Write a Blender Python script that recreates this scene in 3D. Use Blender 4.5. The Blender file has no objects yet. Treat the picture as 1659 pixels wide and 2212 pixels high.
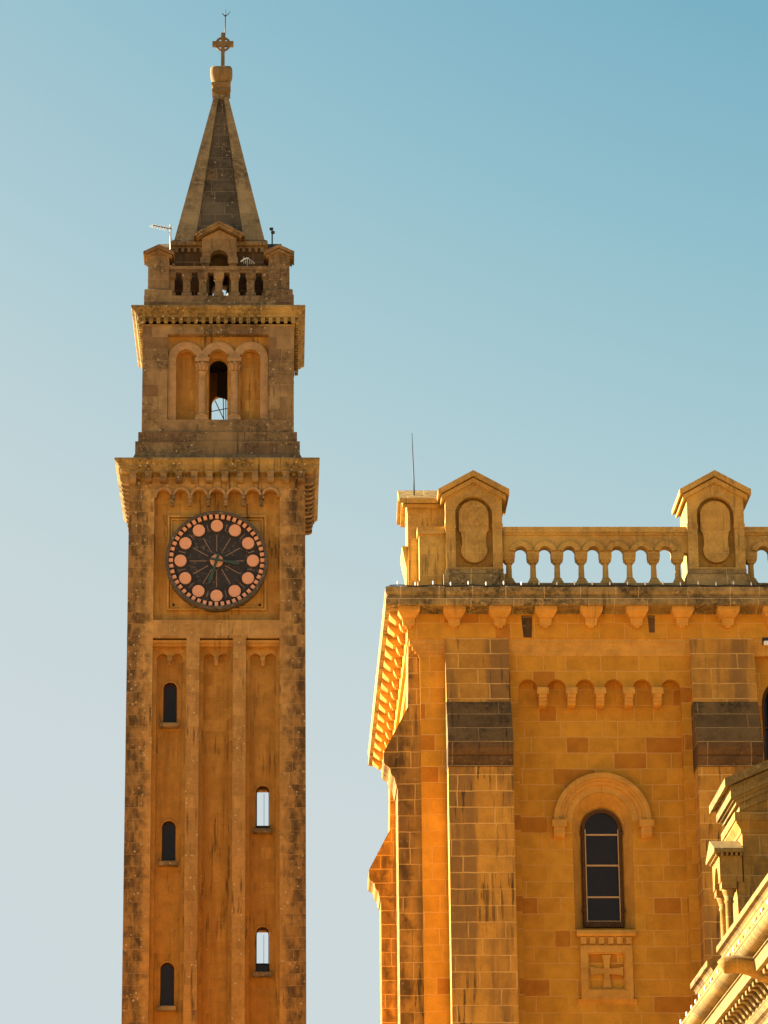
import bpy, bmesh, math, random
from mathutils import Matrix, Vector
from mathutils.geometry import tessellate_polygon
random.seed(7)
PI = math.pi
scn = bpy.context.scene
COL = scn.collection
# ------------------------------------------------------------------ camera
cam = bpy.data.cameras.new("camera")
camo = bpy.data.objects.new("camera", cam); COL.objects.link(camo)
camo.location = (0, 0, 1.6)
camo.rotation_euler = (math.radians(90 + 17.5), 0, 0)
cam.sensor_fit = 'HORIZONTAL'; cam.sensor_width = 36
cam.lens = 36 * 7240 / 1659
cam.shift_x = (829.5 - 608) / 1659
cam.clip_start = 0.5; cam.clip_end = 5000
scn.camera = camo
# ------------------------------------------------------------------ sky, sun, exposure
SUN_EL = math.radians(22)
SUN_AZ = Vector((-1, 0.27, 0)).normalized()          # horizontal direction towards the sun
w = bpy.data.worlds.new("World"); scn.world = w; w.use_nodes = True
wn = w.node_tree; bg = wn.nodes["Background"]
sky = wn.nodes.new("ShaderNodeTexSky"); sky.sky_type = 'NISHITA'; sky.sun_disc = False
sky.sun_elevation = SUN_EL
sky.sun_rotation = math.atan2(SUN_AZ.x, SUN_AZ.y)
sky.altitude = 100; sky.air_density = 1.0; sky.dust_density = 1.5; sky.ozone_density = 0.5
# colour response of the sky: teal in the depth, pale grey towards the horizon
EXPO = 2.55         # stops
# film-like response of the sky colour: teal in the depth, pale grey towards the horizon
sep = wn.nodes.new("ShaderNodeSeparateColor"); cmb = wn.nodes.new("ShaderNodeCombineColor")
wn.links.new(sky.outputs[0], sep.inputs[0])
SKYK = 0.05
def wmath(op, a, b):
    q = wn.nodes.new("ShaderNodeMath"); q.operation = op
    for k, v in enumerate((a, b)):
        if isinstance(v, (int, float)): q.inputs[k].default_value = v
        else: wn.links.new(v, q.inputs[k])
    return q.outputs[0]
for ch, (top, pw, x0) in enumerate(((.618, 3.9, .187), (.695, 2.9, .217), (.725, 2.5, .281))):
    a = wmath('POWER', wmath('MULTIPLY', sep.outputs[ch], .11 / x0), pw)
    e = wmath('POWER', math.e, wmath('MULTIPLY', a, -1.0))
    wn.links.new(wmath('MULTIPLY', wmath('SUBTRACT', 1.0, e), top / SKYK / 2 ** EXPO), cmb.inputs[ch])
wn.links.new(cmb.outputs[0], bg.inputs[0]); bg.inputs[1].default_value = SKYK
sun = bpy.data.lights.new("sun", 'SUN'); suno = bpy.data.objects.new("sun", sun); COL.objects.link(suno)
sun.energy = 5.0; sun.angle = math.radians(0.5); sun.color = (1.0, 0.86, 0.62)
d = Vector((SUN_AZ.x * math.cos(SUN_EL), SUN_AZ.y * math.cos(SUN_EL), math.sin(SUN_EL)))
suno.rotation_euler = (-d).to_track_quat('-Z', 'Y').to_euler(); suno.location = d * 60
scn.view_settings.view_transform = 'Standard'; scn.view_settings.look = 'None'
scn.view_settings.exposure = EXPO; scn.view_settings.gamma = 1
scn.cycles.max_bounces = 8; scn.cycles.diffuse_bounces = 5

# ------------------------------------------------------------------ node helpers
class NT:
    def __init__(s, nt): s.nt = nt
    def n(s, t, **k):
        q = s.nt.nodes.new(t)
        for a, b in k.items(): setattr(q, a, b)
        return q
    def put(s, sock, v):
        if isinstance(v, bpy.types.NodeSocket): s.nt.links.new(v, sock)
        elif v is not None:
            if sock.type == 'RGBA' and len(v) == 3: v = (*v, 1)
            sock.default_value = v
    def m(s, op, a, b=None, c=None, clamp=False):
        q = s.n("ShaderNodeMath", operation=op, use_clamp=clamp)
        s.put(q.inputs[0], a)
        if b is not None: s.put(q.inputs[1], b)
        if c is not None: s.put(q.inputs[2], c)
        return q.outputs[0]
    def comb(s, x, y, z=0.0):
        q = s.n("ShaderNodeCombineXYZ")
        for i, v in enumerate((x, y, z)): s.put(q.inputs[i], v)
        return q.outputs[0]
    def noise(s, vec, sc, det=3, rough=.55):
        q = s.n("ShaderNodeTexNoise"); s.put(q.inputs['Vector'], vec)
        q.inputs['Scale'].default_value = sc; q.inputs['Detail'].default_value = det; q.inputs['Roughness'].default_value = rough
        return q.outputs[0]
    def white(s, vec):
        q = s.n("ShaderNodeTexWhiteNoise", noise_dimensions='3D'); s.put(q.inputs['Vector'], vec); return q.outputs[0]
    def ramp(s, v, a, b, lo=0., hi=1.):
        q = s.n("ShaderNodeMapRange", interpolation_type='SMOOTHSTEP'); s.put(q.inputs[0], v)
        for i, k in enumerate((a, b, lo, hi)): s.put(q.inputs[i + 1], k)
        return q.outputs[0]
    def mix(s, f, a, b, mode='MIX'):
        q = s.n("ShaderNodeMix", data_type='RGBA', blend_type=mode)
        s.put(q.inputs[0], f); s.put(q.inputs[6], a); s.put(q.inputs[7], b)
        return q.outputs[2]

def ashlar_group():
    g = bpy.data.node_groups.new("ashlar", 'ShaderNodeTree')
    for nm in ("height", "width", "phase", "joint"):
        g.interface.new_socket(nm, in_out='INPUT', socket_type='NodeSocketFloat')
    for nm in ("random", "mortar", "u", "v"):
        g.interface.new_socket(nm, in_out='OUTPUT', socket_type='NodeSocketFloat')
    t = NT(g); gi = t.n("NodeGroupInput"); go = t.n("NodeGroupOutput"); geo = t.n("ShaderNodeNewGeometry")
    sp = t.n("ShaderNodeSeparateXYZ"); t.put(sp.inputs[0], geo.outputs['Position'])
    sn = t.n("ShaderNodeSeparateXYZ"); t.put(sn.inputs[0], geo.outputs['True Normal'])
    side = t.m('GREATER_THAN', t.m('ABSOLUTE', sn.outputs[0]), t.m('ABSOLUTE', sn.outputs[1]))
    u = t.m('ADD', t.m('MULTIPLY', sp.outputs[0], t.m('SUBTRACT', 1.0, side)), t.m('MULTIPLY', sp.outputs[1], side))
    wob = t.m('MULTIPLY', t.m('SUBTRACT', t.noise(geo.outputs['Position'], 2.3, 2), .5), .035)
    wob2 = t.m('MULTIPLY', t.m('SUBTRACT', t.noise(geo.outputs['Position'], 3.1, 2), .5), .05)
    v = sp.outputs[2]
    vv = t.m('DIVIDE', t.m('SUBTRACT', t.m('ADD', v, wob), gi.outputs['phase']), gi.outputs['height'])
    row = t.m('FLOOR', vv); fv = t.m('FRACT', vv)
    r1 = t.white(t.comb(row, 3.7, 1.1))
    uu = t.m('ADD', t.m('DIVIDE', t.m('ADD', u, wob2), gi.outputs['width']), t.m('MULTIPLY', r1, 7.3))
    c0 = t.m('FLOOR', uu); fu = t.m('FRACT', uu)
    # each cell is split in two stones at a random place
    cut = t.m('ADD', .3, t.m('MULTIPLY', t.white(t.comb(row, c0, 8.8)), .45))
    right = t.m('GREATER_THAN', fu, cut)
    rnd = t.white(t.comb(row, t.m('ADD', t.m('MULTIPLY', c0, 2.0), right), 5.5))
    du = t.m('MINIMUM', t.m('MINIMUM', fu, t.m('SUBTRACT', 1.0, fu)), t.m('ABSOLUTE', t.m('SUBTRACT', fu, cut)))
    du = t.m('MULTIPLY', du, gi.outputs['width'])
    dv = t.m('MULTIPLY', t.m('MINIMUM', fv, t.m('SUBTRACT', 1.0, fv)), gi.outputs['height'])
    dd = t.m('MINIMUM', du, dv)
    mo = t.ramp(dd, t.m('MULTIPLY', gi.outputs['joint'], .35), gi.outputs['joint'], 1., 0.)
    t.put(go.inputs['random'], rnd); t.put(go.inputs['mortar'], mo); t.put(go.inputs['u'], u); t.put(go.inputs['v'], v)
    return g
AG = ashlar_group()

def stone(name, a, b, mortar=(.5, .3, .12), mk=.5, h=.44, wd=1.5, ph=25.72, joint=.014, odd=None, oddk=.12,
          streak=.3, soot=.25, spots=.2, grime=(.035, .024, .015), edge=None, up=.6, rough=.85, patchk=.5, warm=None, fine=.35, bands=0., bandcol=(.2, .105, .035)):
    m = bpy.data.materials.new(name); m.use_nodes = True
    nt = m.node_tree; t = NT(nt); bs = nt.nodes["Principled BSDF"]
    bs.inputs['Roughness'].default_value = rough; bs.inputs['Specular IOR Level'].default_value = .25
    g = t.n("ShaderNodeGroup"); g.node_tree = AG
    for k, v in (("height", h), ("width", wd), ("phase", ph), ("joint", joint)): g.inputs[k].default_value = v
    rnd, mor, u, v = [g.outputs[k] for k in ("random", "mortar", "u", "v")]
    geo = t.n("ShaderNodeNewGeometry"); P = geo.outputs['Position']
    sn = t.n("ShaderNodeSeparateXYZ"); t.put(sn.inputs[0], geo.outputs['True Normal'])
    big = t.noise(P, .55, 3); med = t.noise(P, 2.6, 4); fin = t.noise(P, 22, 4, .7)
    c = t.mix(t.m('ADD', t.m('MULTIPLY', rnd, .6), t.m('MULTIPLY', big, .4), clamp=True), a, b)
    if odd: c = t.mix(t.m('MULTIPLY', t.m('GREATER_THAN', rnd, 1 - oddk), .8), c, odd)
    if warm:   # (colour, low z, high z, amount): more orange colour lower down the wall
        f = t.m('MULTIPLY', t.ramp(t.m('ADD', v, t.m('MULTIPLY', big, 5.)), warm[1], warm[2], 1., 0.), warm[3])
        c = t.mix(f, c, warm[0])
    c = t.mix(1.0, c, t.mix(t.ramp(med, .3, .75), (1, 1, 1), (1 - patchk * .5,) * 3), 'MULTIPLY')
    c = t.mix(1.0, c, t.mix(fin, (1 - fine,) * 3, (1 + fine * .7,) * 3), 'MULTIPLY')
    if bands:   # broad damp columns running down the wall
        bn = t.noise(t.comb(t.m('MULTIPLY', u, 1.1), t.m('MULTIPLY', v, .10), t.m('MULTIPLY', rnd, .25)), 1.3, 3, .6)
        c = t.mix(t.m('MULTIPLY', t.ramp(bn, .44, .60), bands), c, bandcol)
    # joints
    c = t.mix(t.m('MULTIPLY', mor, t.ramp(t.noise(P, 1.3, 2), .3, .6, mk * .35, mk)), c, mortar)
    # vertical rain streaks
    sv = t.comb(t.m('MULTIPLY', u, 5.5), t.m('MULTIPLY', v, .42), t.m('MULTIPLY', rnd, .35))
    st = t.ramp(t.noise(sv, 1.5, 4, .6), .53, .66)
    st = t.m('MULTIPLY', st, t.ramp(t.noise(P, .38, 2), .38, .62, .15, 1.))
    dirt = t.m('MULTIPLY', st, streak)
    # soot and black lichen: clouds broken up by fine grain
    lc = t.m('MULTIPLY', t.ramp(t.noise(P, .8, 4), .36, .62), t.ramp(t.noise(P, 6, 6, .85), .32, .66))
    upf = t.m('MULTIPLY', t.ramp(sn.outputs[2], .15, .7), up)
    dirt = t.m('MAXIMUM', dirt, t.m('MULTIPLY', lc, soot))
    dirt = t.m('MAXIMUM', dirt, t.m('MULTIPLY', upf, t.ramp(t.noise(P, 7, 4, .7), .3, .6, .4, 1.)))
    if edge:   # (axis centre, distance where grime starts, where full, amount): weathered outer quoins
        sp = t.n("ShaderNodeSeparateXYZ"); t.put(sp.inputs[0], P)
        dx = t.m('ABSOLUTE', t.m('SUBTRACT', sp.outputs[0], edge[0]))
        e = t.m('MULTIPLY', t.ramp(t.m('ADD', dx, t.m('MULTIPLY', t.m('SUBTRACT', med, .5), 1.0)), edge[1], edge[2]), edge[3])
        e = t.m('MULTIPLY', e, t.m('ADD', .35, t.m('MULTIPLY', t.ramp(t.noise(t.comb(t.m('MULTIPLY', u, 2.), t.m('MULTIPLY', v, .8), rnd), 1.5, 4, .7), .35, .65), .65)))
        dirt = t.m('MAXIMUM', dirt, e)
    dirt = t.m('MULTIPLY', dirt, t.m('SUBTRACT', 1.0, t.m('MULTIPLY', mor, .5)))
    c = t.mix(dirt, c, grime)
    if spots:
        vo = t.n("ShaderNodeTexVoronoi"); t.put(vo.inputs['Vector'], P); vo.inputs['Scale'].default_value = 4.2
        s1 = t.m('MULTIPLY', t.ramp(t.m('ADD', vo.outputs['Distance'], t.m('MULTIPLY', med, .12)), .16, .26, 1., 0.), t.ramp(t.noise(P, .8, 2), .40, .56))
        c = t.mix(t.m('MULTIPLY', s1, spots), c, (.46, .38, .22))
    t.put(bs.inputs['Base Color'], c)
    bp = t.n("ShaderNodeBump"); bp.inputs['Strength'].default_value = .55; bp.inputs['Distance'].default_value = .03
    hgt = t.m('SUBTRACT', t.m('ADD', t.m('MULTIPLY', fin, .35), t.m('MULTIPLY', med, .4)), t.m('MULTIPLY', mor, .35))
    t.put(bp.inputs['Height'], hgt); t.put(bs.inputs['Normal'], bp.outputs[0])
    return m

def plain(name, col, rough=.6, metal=0., var=.25, sc=8., col2=None, spec=.4, k2=.6):
    m = bpy.data.materials.new(name); m.use_nodes = True
    t = NT(m.node_tree); bs = m.node_tree.nodes["Principled BSDF"]
    geo = t.n("ShaderNodeNewGeometry")
    n1 = t.noise(geo.outputs['Position'], sc, 4, .65)
    c = t.mix(n1, tuple(x * (1 - var) for x in col), tuple(min(1, x * (1 + var)) for x in col))
    if col2: c = t.mix(t.ramp(t.noise(geo.outputs['Position'], sc * 1.7, 5, .75), .55, .66, 0., k2), c, col2)
    t.put(bs.inputs['Base Color'], c); bs.inputs['Roughness'].default_value = rough
    bs.inputs['Metallic'].default_value = metal; bs.inputs['Specular IOR Level'].default_value = spec
    return m

# stones of the place
M = {}
M['shaft'] = stone('tower_frame_stone', (0.565, 0.342, 0.114), (0.417, 0.231, 0.070), bands=.35, bandcol=(.21, .11, .036), mortar=(.46, .28, .11), mk=.35, h=.45, wd=1.7, ph=.2, streak=.8, soot=.35, spots=.8,
                    grime=(.04, .026, .014), edge=(-2.5, 2.35, 3.0, .9), warm=((.46, .205, .030), 20, 42, .7))
M['panel'] = stone('tower_panel_stone', (0.607, 0.348, 0.085), (0.448, 0.240, 0.054), bands=.5, bandcol=(.30, .13, .022), mortar=(.44, .26, .09), mk=.25, h=.45, wd=1.5, ph=.2, streak=.75, soot=.05, spots=.25,
                   grime=(.06, .03, .011), warm=((.50, .215, .022), 20, 42, .7))
M['top'] = stone('tower_upper_stone', (0.395, 0.267, 0.125), (0.252, 0.166, 0.075), bands=.35, bandcol=(.17, .10, .05), mortar=(.36, .24, .12), mk=.35, h=.5, wd=2.2, ph=.1, streak=.8, soot=.9, spots=.8,
                 odd=(.21, .125, .06), oddk=.14, grime=(.035, .026, .016), up=.8)
M['crown'] = stone('tower_cornice_stone', (0.415, 0.302, 0.120), (0.277, 0.186, 0.066), mortar=(.42, .3, .15), mk=.3, h=3.1, wd=2.2, ph=.1, streak=.8, soot=.95, spots=.95,
                   grime=(.032, .024, .014), up=.85)
M['spire'] = stone('spire_rib_stone', (0.390, 0.293, 0.153), (0.265, 0.196, 0.095), mortar=(.38, .3, .18), mk=.45, h=.55, wd=3., ph=.1, streak=.2, soot=.9, spots=.5,
                   grime=(.055, .042, .025), up=.0, fine=.6)
M['spired'] = stone('spire_panel_stone', (0.175, 0.139, 0.088), (0.099, 0.077, 0.049), mortar=(.30, .25, .16), mk=.6, h=.55, wd=1.9, ph=.1, streak=.2, soot=.95, spots=.6,
                    odd=(.26, .17, .09), oddk=.1, grime=(.022, .019, .013), up=.0, fine=.7)
M['finial'] = stone('finial_stone', (0.256, 0.176, 0.080), (0.192, 0.128, 0.055), mk=0., h=5, wd=9., ph=.1, streak=.4, soot=.6, spots=.1, up=.3)
M['wall'] = stone('church_ashlar', (0.641, 0.315, 0.032), (0.503, 0.224, 0.018), mortar=(.60, .33, .09), mk=.8, h=.44, wd=1.55, joint=.021, streak=.08, soot=.03, spots=0.,
                  odd=(.44, .165, .014), oddk=.10, up=.5, fine=.22, patchk=.45)
M['butt'] = stone('church_buttress_stone', (0.678, 0.338, 0.053), (0.487, 0.226, 0.032), bands=.75, bandcol=(.20, .105, .035), mortar=(.66, .38, .11), mk=.9, h=.44, wd=3.0, joint=.024, streak=.95, soot=.2, spots=.1,
                  grime=(.05, .028, .012), up=.5, fine=.3)
M['quoin'] = stone('church_corner_stone', (0.570, 0.286, 0.049), (0.404, 0.194, 0.030), bands=.6, bandcol=(.18, .10, .035), mortar=(.64, .38, .12), mk=.8, h=.44, wd=2.3, joint=.022, streak=.98, soot=.25, spots=.25,
                   grime=(.04, .024, .011), edge=(3.75, .15, .5, .8), up=.5, fine=.3)
M['trim'] = stone('church_trim_stone', (0.670, 0.352, 0.068), (0.546, 0.268, 0.046), mortar=(.58, .36, .12), mk=.3, h=3.3, wd=2.6, ph=.3, streak=.25, soot=.2, spots=.05, up=.6, fine=.25)
M['corn'] = stone('church_cornice_stone', (0.490, 0.335, 0.132), (0.345, 0.232, 0.079), mortar=(.62, .42, .2), mk=.8, h=3.3, wd=1.95, ph=.3, joint=.02, streak=.8, soot=.98, spots=.5,
                  grime=(.04, .030, .018), up=.95, fine=.5)
M['para'] = stone('church_parapet_stone', (0.632, 0.408, 0.105), (0.504, 0.281, 0.064), mortar=(.55, .38, .17), mk=.45, h=.62, wd=2.1, ph=.3, streak=.6, soot=.5, spots=.4,
                  grime=(.07, .048, .026), up=.7, fine=.35)
M['dark'] = stone('black_weathered_stone', (0.169, 0.094, 0.038), (0.088, 0.048, 0.019), mortar=(.40, .26, .11), mk=.8, h=.62, wd=3.4, ph=22.62, joint=.018, streak=.6, soot=.7, spots=.15,
                  grime=(.018, .013, .009), up=.0, fine=.7)
M['wing'] = stone('wing_stone', (0.421, 0.235, 0.046), (0.321, 0.173, 0.030), mortar=(.6, .45, .22), mk=.4, h=.44, wd=1.8, streak=.75, soot=.6, spots=.1,
                  grime=(.07, .045, .018), up=.6, fine=.35)
M['wingc'] = stone('wing_cornice_stone', (0.338, 0.225, 0.065), (0.235, 0.150, 0.041), mortar=(.6, .45, .22), mk=.3, h=6., wd=2.4, ph=.3, streak=.7, soot=.95, spots=.3,
                   grime=(.06, .045, .022), up=.5, fine=.6)
M['arch'] = stone('lightened_archivolt_stone', (0.504, 0.316, 0.154), (0.414, 0.251, 0.110), mk=.2, h=.6, wd=2., ph=.1, streak=.3, soot=.35, spots=.5, grime=(.07, .05, .03), up=.5)  # paler than the upper stone: relief contrast of arches and columns put into the colour
M['slope'] = stone('stained_weathering_stone', (.26, .150, .052), (.14, .080, .028), mortar=(.50, .32, .13), mk=.85, h=.43, wd=3.6, ph=22.62, joint=.014, streak=.95, soot=.98, spots=.15,
                   grime=(.022, .014, .007), up=.0, fine=.6)
M['black'] = plain('clock_black_stone', (.020, .019, .022), .7, var=.6, sc=4, col2=(.20, .16, .12), k2=.5)
M['rim'] = plain('clock_rim_stone', (.075, .06, .048), .85, var=.6, sc=3.5, col2=(.34, .27, .18), k2=.75)
M['pink'] = plain('salmon_clock_paint', (.62, .315, .19), .6, var=.12, sc=5, col2=(.45, .22, .13), k2=.35)
M['line'] = plain('pale_engraved_line', (.3, .2, .13), .8, var=.3, sc=9)
M['hand'] = plain('dark_green_metal', (.028, .055, .042), .5, var=.3)
M['iron'] = plain('dark_iron', (.03, .028, .028), .5, .4)
M['alu'] = plain('pale_aluminium', (.5, .5, .5), .4, .7)
M['white'] = plain('white_plastic', (.75, .75, .72), .4)
M['frame'] = plain('brown_window_frame', (.085, .04, .018), .7, var=.5, sc=6, col2=(.2, .12, .06), spec=.08)
M['bar'] = plain('pale_glazing_bar', (.46, .30, .15), .6, var=.3, spec=.1)
M['glass'] = plain('dark_glass', (.014, .009, .007), .22, var=.5, sc=1.2, spec=.22)
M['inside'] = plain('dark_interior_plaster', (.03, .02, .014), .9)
M['bronze'] = plain('dark_bronze', (.03, .025, .018), .5, .6)
M['bulb'] = plain('frosted_bulb', (.7, .7, .68), .25)

# ------------------------------------------------------------------ mesh helpers
def V(M4, p): return M4 @ Vector(p) if M4 else Vector(p)
def plate(bm, outer, holes, y0, y1, T=None, back=True, hole_sides=True):
    """slab in the XZ plane between y0 (front) and y1 (back) with through holes"""
    loops = [outer] + list(holes)
    flat = [p for l in loops for p in l]
    tris = tessellate_polygon([[Vector((p[0], p[1], 0)) for p in l] for l in loops])
    F = [bm.verts.new(V(T, (p[0], y0, p[1]))) for p in flat]
    B = [bm.verts.new(V(T, (p[0], y1, p[1]))) for p in flat]
    for a, b, c in tris:
        for q in ((F[a], F[b], F[c]),) + (((B[a], B[c], B[b]),) if back else ()):
            try: bm.faces.new(q)
            except ValueError: pass
    i = 0
    for li, l in enumerate(loops):
        n = len(l)
        if li == 0 or hole_sides:
            for k in range(n):
                a, b = i + k, i + (k + 1) % n
                bm.faces.new((F[a], F[b], B[b], B[a]))
        i += n
def arc(cx, cz, r, a0, a1, n=12, rz=None):
    rz = rz or r
    return [(cx + r * math.cos(math.radians(a0 + (a1 - a0) * k / n)), cz + rz * math.sin(math.radians(a0 + (a1 - a0) * k / n))) for k in range(n + 1)]
def archhole(cx, r, z0, zs, n=12):      # arched opening: bottom z0, springing zs
    return [(cx - r, z0), (cx + r, z0)] + arc(cx, zs, r, 0, 180, n)
def ring(bm, cx, cz, r0, r1, a0, a1, y0, y1, n=16, T=None):
    plate(bm, arc(cx, cz, r1, a0, a1, n) + arc(cx, cz, r0, a1, a0, n), [], y0, y1, T)
def rect(x0, x1, z0, z1): return [(x0, z0), (x1, z0), (x1, z1), (x0, z1)]
def box(bm, x0, x1, y0, y1, z0, z1, T=None):
    v = [bm.verts.new(V(T, p)) for p in ((x0, y0, z0), (x1, y0, z0), (x1, y1, z0), (x0, y1, z0), (x0, y0, z1), (x1, y0, z1), (x1, y1, z1), (x0, y1, z1))]
    for f in ((0, 3, 2, 1), (4, 5, 6, 7), (0, 1, 5, 4), (1, 2, 6, 5), (2, 3, 7, 6), (3, 0, 4, 7)): bm.faces.new([v[i] for i in f])
def loft(bm, x0, x1, y0, y1, prof, T=None, caps=True, hollow=False):
    """stack of rectangles: prof = [(offset, z)...] grown outwards from the base rectangle"""
    L = []
    for o, z in prof:
        L.append([bm.verts.new(V(T, p)) for p in ((x0 - o, y0 - o, z), (x1 + o, y0 - o, z), (x1 + o, y1 + o, z), (x0 - o, y1 + o, z))])
    for a, b in zip(L, L[1:]):
        for k in range(4): bm.faces.new((a[k], a[(k + 1) % 4], b[(k + 1) % 4], b[k]))
    if caps: bm.faces.new(L[0][::-1]); bm.faces.new(L[-1])
def lathe(bm, cx, cy, prof, n=20, T=None, smooth=True):
    L = []
    for r, z in prof: L.append([bm.verts.new(V(T, (cx + r * math.cos(2 * PI * k / n), cy + r * math.sin(2 * PI * k / n), z))) for k in range(n)])
    for a, b in zip(L, L[1:]):
        for k in range(n):
            f = bm.faces.new((a[k], a[(k + 1) % n], b[(k + 1) % n], b[k])); f.smooth = smooth
    bm.faces.new(L[0][::-1]); bm.faces.new(L[-1])
def tube(bm, pts, r, n=8):
    L = []
    for i, p in enumerate(pts):
        p = Vector(p); a = Vector(pts[max(0, i - 1)]); b = Vector(pts[min(len(pts) - 1, i + 1)])
        t = (b - a).normalized(); u = t.orthogonal().normalized() if i == 0 else (u - t * u.dot(t)).normalized()
        v = t.cross(u); rr = r[i] if isinstance(r, (list, tuple)) else r
        L.append([bm.verts.new(p + (u * math.cos(2 * PI * k / n) + v * math.sin(2 * PI * k / n)) * rr) for k in range(n)])
    for a, b in zip(L, L[1:]):
        for k in range(n): f = bm.faces.new((a[k], a[(k + 1) % n], b[(k + 1) % n], b[k])); f.smooth = True
    bm.faces.new(L[0][::-1]); bm.faces.new(L[-1])
def sweep_y(bm, prof, y0, y1, n=1):     # closed XZ profile extruded along Y
    plate(bm, prof, [], y0, y1)
def yz(x):                              # matrix that turns a plate's (x, y, z) into (x+y, x, z): profile in YZ, extruded along X
    return Matrix(((0, 1, 0, x), (1, 0, 0, 0), (0, 0, 1, 0), (0, 0, 0, 1)))

WORLD = {}
def thing(name, label, cat, loc, group=None):
    o = bpy.data.objects.new(name, None); COL.objects.link(o); o.location = loc; o.empty_display_size = .5
    o['label'] = label; o['category'] = cat
    if group: o['group'] = group
    WORLD[o.name] = Matrix.Translation(loc); return o
def finish(o, parent, mat4):
    WORLD[o.name] = mat4
    if parent:
        o.parent = parent; o.matrix_parent_inverse = WORLD[parent.name].inverted()
    o.matrix_basis = mat4
def obj(name, bm, mat, parent=None, label=None, cat=None, kind=None, group=None, loc=None):
    bmesh.ops.remove_doubles(bm, verts=bm.verts, dist=1e-5) if len(bm.verts) < 20000 else None
    bmesh.ops.recalc_face_normals(bm, faces=bm.faces)
    if loc is None:
        xs = [v.co.x for v in bm.verts]; ys = [v.co.y for v in bm.verts]; zs = [v.co.z for v in bm.verts]
        c = Vector(((min(xs) + max(xs)) / 2, (min(ys) + max(ys)) / 2, min(zs)))
        bmesh.ops.translate(bm, verts=bm.verts, vec=-c)
    else: c = Vector(loc)
    me = bpy.data.meshes.new(name); bm.to_mesh(me); bm.free()
    me.materials.append(M[mat] if isinstance(mat, str) else mat)
    o = bpy.data.objects.new(name, me); COL.objects.link(o)
    finish(o, parent, Matrix.Translation(c))
    if label: o['label'] = label
    if cat: o['category'] = cat
    if kind: o['kind'] = kind
    if group: o['group'] = group
    return o
def dup(o, parent, mat4, label=None):
    c = o.copy(); COL.objects.link(c); c.parent = None; finish(c, parent, mat4)
    if label: c['label'] = label
    return c
NB = bmesh.new

# ================================================================== ground
bm = NB(); n = 24
for f in (1,):
    vs = [[bm.verts.new((-900 + 1800 * i / n, -700 + 1800 * j / n, 0)) for i in range(n + 1)] for j in range(n + 1)]
    for j in range(n):
        for i in range(n): bm.faces.new((vs[j][i], vs[j][i + 1], vs[j + 1][i + 1], vs[j + 1][i]))
gm = stone('ground_paving', (.62, .38, .15), (.54, .32, .12), mk=.0, h=1, wd=2, streak=0, soot=.15, spots=0, up=0)
obj('ground', bm, gm, kind='structure')

# ================================================================== bell tower
CX, Y0, H = -2.5, 124.0, 3.42
CY = Y0 + H
tower = thing('bell_tower', 'tall square limestone bell tower with clock, belfry arches and pointed spire', 'bell tower', (CX, CY, 0))
def tz(z, Y): return 1.6 + (z - 1.6) * Y / 124.0
RT = [Matrix.Translation((CX, CY, 0)) @ Matrix.Rotation(k * PI / 2, 4, 'Z') for k in range(4)]   # local: x across, y = -distance from the axis
def P4(fn, bm):
    for k in range(4): fn(bm, RT[k], k)
# --- shaft: outer frame plate with upper field and three slots, per face
ztop = 42.3
slots = [(-2.43, -1.14), (-.64, .64), (1.14, 2.43)]
zf0, zf1 = 36.35, 41.33
def seg(r): return rect(*r)
pitch = .693; ra = .27
arches = [(-2.43 + .3465 * (2 * k + 1)) for k in range(7)]
def corbel_top(x0, x1, zs, cs, r, dip=.0):
    """opening outline whose top edge is a row of round arches (counter-clockwise from bottom left handled by caller)"""
    pts = [(x1, zs)]
    for c in reversed(cs):
        pts += arc(c, zs, r, 0, 180, 10)
    return pts + [(x0, zs)]
def uniq(l):
    o = []
    for p in l:
        if not o or (abs(p[0] - o[-1][0]) + abs(p[1] - o[-1][1])) > 1e-4: o.append(p)
    if abs(o[0][0] - o[-1][0]) + abs(o[0][1] - o[-1][1]) < 1e-4: o.pop()
    return o
bm = NB()
def f(bm, T, k):
    field = uniq([(-2.43, zf0), (2.43, zf0)] + corbel_top(-2.43, 2.43, zf1, arches, ra))
    holes = [field] + [rect(a, b, .8, 35.65) for a, b in slots]
    hw = H - (0 if k % 2 == 0 else .48)
    plate(bm, rect(-hw, hw, 0, ztop), holes, -H, -H + .48, T)
P4(f, bm); shaft = obj('shaft_frame', bm, 'shaft', tower)
bm = NB()
def f(bm, T, k):     # second plane: twin arched slots, behind the frame
    hw = H - .48 - (0 if k % 2 == 0 else .2)
    hs = []
    for a, b in slots:
        c = (a + b) / 2
        hs.append(uniq([(a + .15, .8), (b - .15, .8)] + corbel_top(a + .15, b - .15, 34.95, [c - .29, c + .29], .2)))
    plate(bm, rect(-hw, hw, 0, 36.3), hs, -H + .48, -H + 0.780, T)
P4(f, bm); obj('slot_panel', bm, 'panel', tower)
# inner wall with window openings
win_l = [(32.41, 34.02), (26.95 + .1, 28.6), (21.5 + .08, 23.2)]
win_r = [(28.3, 29.97), (22.85, 24.55)]
wlist = [(-1.77, a, b) for a, b in win_l] + [(1.79, a, b) for a, b in win_r] + [(-1.77, 16.1, 17.8), (1.79, 17.4, 19.1)]
def whole(x, z0, z1, r): return archhole(x, r, z0, z1 - r, 10)
bm = NB()
def f(bm, T, k):
    hw = H - .78 - (0 if k % 2 == 0 else .5)
    if k == 0: hs = [whole(x, a, b + .12, .26) for x, a, b in wlist]
    elif k == 2: hs = [rect(-2.1, -1.5, 29.5, 30.95), rect(-2.1, -1.5, 24.05, 25.35)]
    else: hs = []
    plate(bm, rect(-hw, hw, 0, ztop), hs, -H + 0.780, -H + 1.280, T)
P4(f, bm); obj('shaft_wall', bm, 'panel', tower)
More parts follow.
